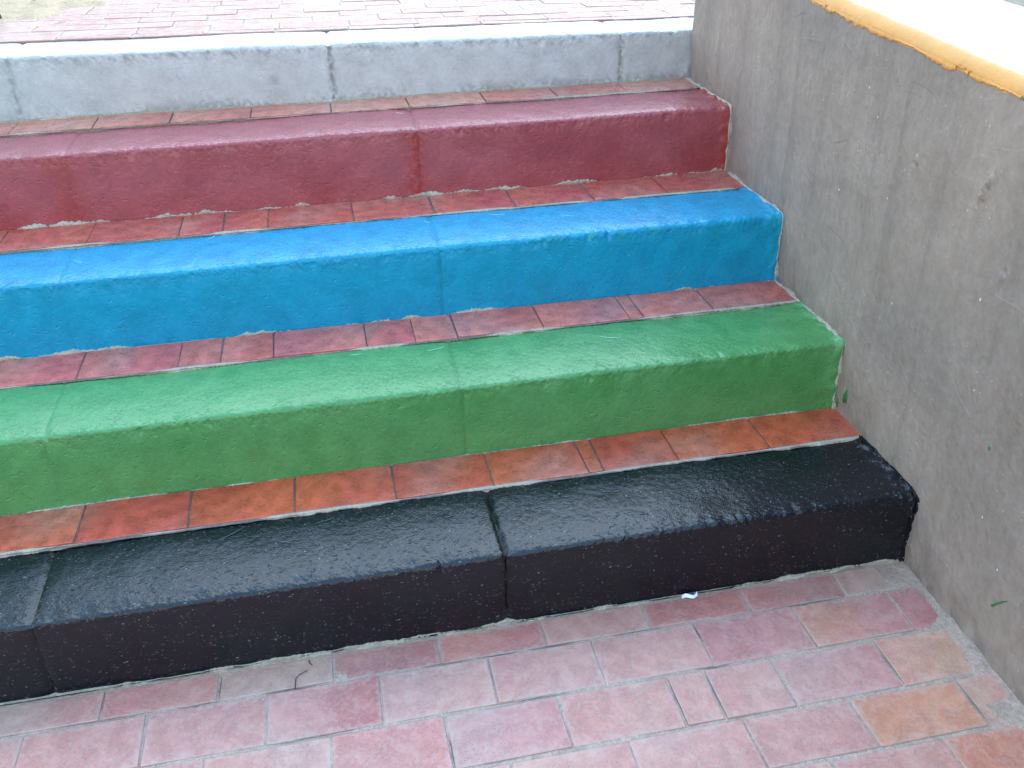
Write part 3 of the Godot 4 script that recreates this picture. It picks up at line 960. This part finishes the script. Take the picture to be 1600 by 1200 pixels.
# a thin ragged flat ribbon along a line of points
func ribbon(pts: Array, half: float, sid: float) -> ArrayMesh:
	var n := pts.size()
	var P := PackedVector3Array(); P.resize(n * 3)
	var UV := PackedVector2Array(); UV.resize(n * 3)
	for i in n:
		var d: Vector3 = (pts[mini(i + 1, n - 1)] - pts[maxi(i - 1, 0)]).normalized()
		var sd := d.cross(Vector3.UP).normalized()
		var h := half * sin(PI * clampf((i + 0.3) / (n - 0.4), 0.0, 1.0)) * (1.0 + 0.7 * m3(i, sid, 0.0, 3.0))
		P[i * 3] = pts[i] - sd * h - Vector3.UP * 0.0006
		P[i * 3 + 1] = pts[i] + Vector3.UP * 0.0003
		P[i * 3 + 2] = pts[i] + sd * h - Vector3.UP * 0.0006
		for j in 3:
			UV[i * 3 + j] = Vector2(i, j)
	return grid(P, n, 3, UV)

func build_scratches() -> void:
	# pale scuffs on the tops: step, x, distance behind the nose, length, turn, bend
	var pale := [Color(0.05, 0.07, 0.08), Color(0.32, 0.58, 0.40), Color(0.22, 0.54, 0.76), Color(0.70, 0.50, 0.50), Color(0.9, 0.9, 0.88)]
	for q in [[1, -0.60, 0.17, 0.06, -0.35, 0.5], [1, -1.07, 0.215, 0.05, 0.25, 0.2], [1, -1.28, 0.235, 0.035, 0.05, 0.1], [1, -0.37, 0.10, 0.03, 0.9, 0.2], [2, -1.64, 0.225, 0.03, 0.9, 0.8], [2, -1.99, 0.13, 0.035, -0.8, 0.5], [2, -1.03, 0.20, 0.03, -0.9, 0.1], [2, -0.82, 0.21, 0.045, -0.3, 0.2], [2, -0.62, 0.15, 0.04, -0.5, 0.1], [3, -1.05, 0.20, 0.03, -0.6, 0.2], [4, -2.05, 0.12, 0.06, 0.6, 0.6], [4, -2.02, 0.03, 0.03, 0.3, 0.4], [0, -1.62, 0.21, 0.09, 0.55, 0.15], [0, -1.40, 0.215, 0.05, 0.3, 0.1], [0, -1.50, 0.16, 0.03, -0.3, 0.4]  ]:
		var s: int = q[0]
		var pts := []
		for k in 9:
			var t := k / 8.0 - 0.5
			var x: float = q[1] + q[3] * t * cos(q[4]) - q[5] * q[3] * t * t * sin(q[4])
			var back: float = q[2] + q[3] * t * sin(q[4]) + q[5] * q[3] * t * t * cos(q[4])
			pts.append(Vector3(x, kerb_y(s, x) + 0.0026, Z[s] - back))
		var par := get_node("stair_step" if s == 0 else "stair_step_%03d" % s)
		part("scratch", ribbon(pts, 0.0011, q[1] * 9.0), mat(pale[s], 0.6, null, null, 0.0, false), par)
	# dark gaps where the jointing has fallen out of the pavement
	var dark := mat(Color(0.16, 0.13, 0.115), 1.0, null, null, 0.0, false)
	var pv := get_node("pavement")
	for row in [0.0945, 0.2335, 0.3765, 0.5085]:
		var x := -0.05
		while x > -2.3:
			var L := rng.randf_range(0.04, 0.20)
			if rng.randf() < 0.32:
				var pts := []
				var n := int(L / 0.008) + 3
				for k in n:
					var xx := x - L * k / (n - 1)
					pts.append(Vector3(xx, 0.0006, row + 0.0016 * n3(xx, 130.0, row, 0.03)))
				part("joint_gap", ribbon(pts, rng.randf_range(0.0006, 0.0012), row + x), dark, pv)
			x -= L + rng.randf_range(0.01, 0.10)
	for q in [[-0.215, 0.240, 0.368], [-0.104, 0.384, 0.50], [-0.706, 0.242, 0.37], [-0.62, 0.242, 0.37], [-0.59, 0.10, 0.16], [-1.192, 0.29, 0.37], [-1.66, 0.02, 0.09], [-0.952, 0.515, 0.56]]:
		var pts := []
		for k in 14:
			var t := k / 13.0
			pts.append(Vector3(q[0] + 0.0022 + 0.0012 * n3(t, q[0], 131.0, 0.3), 0.0006, lerpf(q[1], q[2], t)))
		part("joint_gap", ribbon(pts, 0.0011, q[0]), dark, pv)

func build_wall() -> void:
	var w := thing("side_wall", "grey plastered wall with a yellow painted top edge beside the steps", "wall")
	part("plaster_face", wall_face(), M.plaster, w)
	part("end_face", end_face(), M.plaster, w)
	var cy := part("coping_edge", coping(WALL_END, 0.028, false), M.yellow, w)
	cy.set_meta("label", "yellow painted rounded edge")
	var cg := part("coping_edge", coping(0.028, 0.55, false), M.edge_green, w)
	cg.set_meta("label", "green painted stretch of the edge")
	var c2 := part("coping_edge", coping(0.55, 1.7, false), M.yellow, w)
	c2.set_meta("label", "yellow painted rounded edge")
	part("paint_skirt", paint_skirt(WALL_END + 0.01, 0.026), M.yellow, w)
	part("paint_skirt", paint_skirt(0.030, 0.55), M.edge_green, w)
	part("coping_top", coping(WALL_END, 1.7, true), M.white, w)
	# drops of step paint on the plaster
	var gp := mat(Color(0.03, 0.17, 0.05), 0.5, null, null, 0.0, false)
	var bp := mat(Color(0.01, 0.17, 0.42), 0.5, null, null, 0.0, false)
	var X := Vector3(-1, 0, 0)
	var kp := mat(Color(0.004, 0.006, 0.010), 0.4, null, null, 0.0, false)
	for d in [[0.004, 0.196, 0.016, 0.012, kp], [0.010, 0.172, 0.009, 0.020, kp], [0.006, 0.140, 0.007, 0.016, kp], [-0.030, 0.207, 0.020, 0.006, kp], [0.008, 0.105, 0.006, 0.012, kp], [-0.085, 0.208, 0.022, 0.005, kp], [-0.357, 0.273, 0.011, 0.019, gp], [-0.366, 0.262, 0.005, 0.013, gp], [-0.392, 0.232, 0.007, 0.015, gp], [0.184, 0.457, 0.004, 0.006, gp], [-0.812, 0.425, 0.006, 0.007, bp], [-0.80, 0.418, 0.003, 0.004, bp]]:
		part("paint_drop", blob(Vector3(-wall_bulge(d[0], d[1]) - 0.0006, d[1], d[0]), Vector3(0, 0, 1), Vector3(0, 1, 0), X, d[2], d[3], 0.0012, d[0] * 9.0), d[4], w)
	var pts := []
	for k in 7:
		var t := k / 6.0
		var zz := lerpf(0.318, 0.350, t)
		var yy := lerpf(0.136, 0.176, t) + 0.003 * sin(t * 3.0)
		pts.append(Vector3(-wall_bulge(zz, yy) - 0.0006, yy, zz))
	part("paint_drop", tube(pts, 0.0026, 0.0012), gp, w)
	# pale chips where the plaster has lost its skin
	var cp := mat(Color(0.60, 0.54, 0.48), 0.9, null, null, 0.0, false)
	for d in [[-0.497, 1.055, 0.004], [-0.443, 0.997, 0.004], [-0.50, 0.90, 0.004], [-0.34, 0.83, 0.0035], [-0.24, 0.60, 0.004], [0.05, 0.74, 0.005], [-0.56, 0.78, 0.005], [-0.20, 0.43, 0.003], [-0.05, 0.90, 0.003], [-0.70, 0.98, 0.003], [0.22, 0.30, 0.005], [0.30, 0.22, 0.004], [-0.9, 1.10, 0.003], [0.1, 0.55, 0.003]]:
		part("plaster_chip", blob(Vector3(-wall_bulge(d[0], d[1]), d[1], d[0]), Vector3(0, 0, 1), Vector3(0, 1, 0), X, d[2] * 0.55, d[2] * 0.85, 0.0008, d[1] * 7.0, 11), cp, w)

func end_face() -> ArrayMesh:
	var P := PackedVector3Array()
	var UV := PackedVector2Array()
	for x in [WALL_THICK, 0.2, 0.012 + 0.0]:
		for k in 20:
			var y := lerpf(0.6, wall_top(WALL_END) + 0.034, k / 19.0)
			P.append(Vector3(x, y, WALL_END + 0.003 * n3(y, x, 120.0, 0.1)))
			UV.append(Vector2(x, y) * 0.62)
	return grid(P, 3, 20, UV)

func build_small_things() -> void:
	# scrap of foil-like paper against the foot of the black step
	var n := 9
	var P := PackedVector3Array()
	var UV := PackedVector2Array()
	for i in n:
		var t := float(i) / (n - 1)
		for j in 4:
			var v := j / 3.0
			P.append(Vector3(lerpf(-0.586, -0.546, t), 0.0045 + 0.004 * v + 0.003 * sin(t * 4.0) * v + 0.008 * sst(0.82, 1.0, t) * v, 0.020 - 0.006 * v - 0.004 * sin(t * 7.0)))
			UV.append(Vector2(t, v))
	var paper := mat(Color(0.80, 0.84, 0.90), 0.35, null, null, 0.0, false)
	paper.cull_mode = BaseMaterial3D.CULL_DISABLED
	tag(part("paper_scrap", grid(P, n, 4, UV), paper), "small curled scrap of white paper at the foot of the black step", "litter")
	# dead twig lying on the grey brick
	var tw := mat(Color(0.035, 0.028, 0.024), 0.8, null, null, 0.0, false)
	var a := []
	for q in [[-1.498, 0.096], [-1.497, 0.082], [-1.496, 0.068], [-1.487, 0.058], [-1.470, 0.050]]:
		a.append(Vector3(q[0], 0.0035, q[1]))
	tag(part("twig", tube(a, 0.0011, 0.0007), tw), "thin bent dark twig on a greyish brick by the black step", "twig")
	var b := []
	for q in [[-1.467, 0.022], [-1.465, 0.030], [-1.460, 0.038]]:
		b.append(Vector3(q[0], 0.0045, q[1]))
	tag(part("twig", tube(b, 0.0016, 0.0010), tw), "short thick bit of dark twig just above the bent one", "twig")
	# pebble on the end of the grey kerb
	var peb := SphereMesh.new()
	peb.radius = 0.016; peb.height = 0.02; peb.radial_segments = 12; peb.rings = 7
	var pb := part("pebble", peb, mat(Color(0.75, 0.72, 0.68), 0.8, null, null, 0.0, false))
	pb.position = Vector3(-2.375, 1.045, -2.10)
	tag(pb, "small white pebble behind the grey kerb at the left edge", "pebble")
	# dry bits on the soil
	var st := SurfaceTool.new()
	st.begin(Mesh.PRIMITIVE_TRIANGLES)
	for k in 22:
		var x := rng.randf_range(-3.2, -2.02)
		var z := rng.randf_range(-3.2, -2.55)
		var d := Vector3(rng.randf_range(-1, 1), rng.randf_range(0.0, 0.3), rng.randf_range(-1, 1)).normalized()
		var tone := rng.randf_range(0.5, 1.3)
		leaf_into(st, Vector3(x, 1.018 - x * TILT + 0.004, z), d, Vector3.UP, rng.randf_range(0.02, 0.06), rng.randf_range(0.006, 0.02), Color(3.2 * tone, 1.7 * tone, 2.6 * tone))
	st.generate_normals()
	var dl := part("leaf_litter", st.commit(), M.leaf)
	dl.set_meta("kind", "stuff")
	tag(dl, "dry brown leaf bits scattered on the sandy soil", "leaves")
	# the small tree whose lowest leaves reach into the frame at the upper left
	var tr := thing("small_tree", "leafy small tree rooted in the soil, only leaf tips in view", "tree")
	tr.position = Vector3(-3.75, 1.06, -2.85)
	var trunk := []
	for k in 9:
		var t := k / 8.0
		trunk.append(Vector3(0.10 * sin(t * 2.6), t * 2.3, 0.08 * sin(t * 4.0)))
	part("trunk", tube(trunk, 0.06, 0.028, 10), M.bark, tr)
	var tips := []
	for k in 26:
		var t := rng.randf_range(0.12, 1.0)
		var p0 := Vector3(0.10 * sin(t * 2.6), t * 2.3, 0.08 * sin(t * 4.0))
		var an := rng.randf() * TAU
		var L := rng.randf_range(0.45, 1.0) * (1.1 - 0.45 * t)
		var d := Vector3(cos(an), rng.randf_range(0.15, 0.9), sin(an)).normalized()
		var limb := []
		for q in 5:
			var u := q / 4.0
			limb.append(p0 + d * L * u + Vector3(0, -0.10 * u * u, 0) + Vector3(rng.randf_range(-1, 1), 0, rng.randf_range(-1, 1)) * 0.02)
		part("limb", tube(limb, 0.014, 0.004, 6), M.bark, tr)
		for q in limb.slice(1):
			tips.append(q)
	var lf := SurfaceTool.new()
	lf.begin(Mesh.PRIMITIVE_TRIANGLES)
	for q in tips:
		for k in 34:
			var o := Vector3(rng.randfn(), rng.randfn() * 0.8, rng.randfn()) * 0.13
			var dd := (o + Vector3(0, -0.05, 0)).normalized()
			var g := rng.randf_range(0.6, 1.5)
			leaf_into(lf, q + o, dd, Vector3.UP if absf(dd.y) < 0.95 else Vector3.RIGHT, rng.randf_range(0.05, 0.085), rng.randf_range(0.02, 0.032), Color(g, g, g * 0.9))
	# the drooping spray at the edge of the frame
	for q in [[-2.43, 1.10, -2.38], [-2.45, 1.085, -2.40], [-2.415, 1.075, -2.40], [-2.48, 1.12, -2.42]]:
		for k in 3:
			leaf_into(lf, Vector3(q[0], q[1], q[2]) - tr.position, Vector3(rng.randf_range(-0.2, 0.6), -1.0, rng.randf_range(-0.3, 0.4)).normalized(), Vector3(0, 0, 1), 0.05, 0.012, Color(0.8, 0.55, 0.8))
	lf.generate_normals()
	var fo := part("foliage", lf.commit(), M.leaf, tr)
	fo.set_meta("kind", "stuff")
	var sp := []
	for k in 6:
		var t := k / 5.0
		sp.append(Vector3(0.02, 0.55, 0.1).lerp(Vector3(-2.44, 1.115, -2.39) - tr.position, t) + Vector3(0, 0.20 * sin(t * PI), 0))
	part("limb", tube(sp, 0.010, 0.002, 6), M.bark, tr)
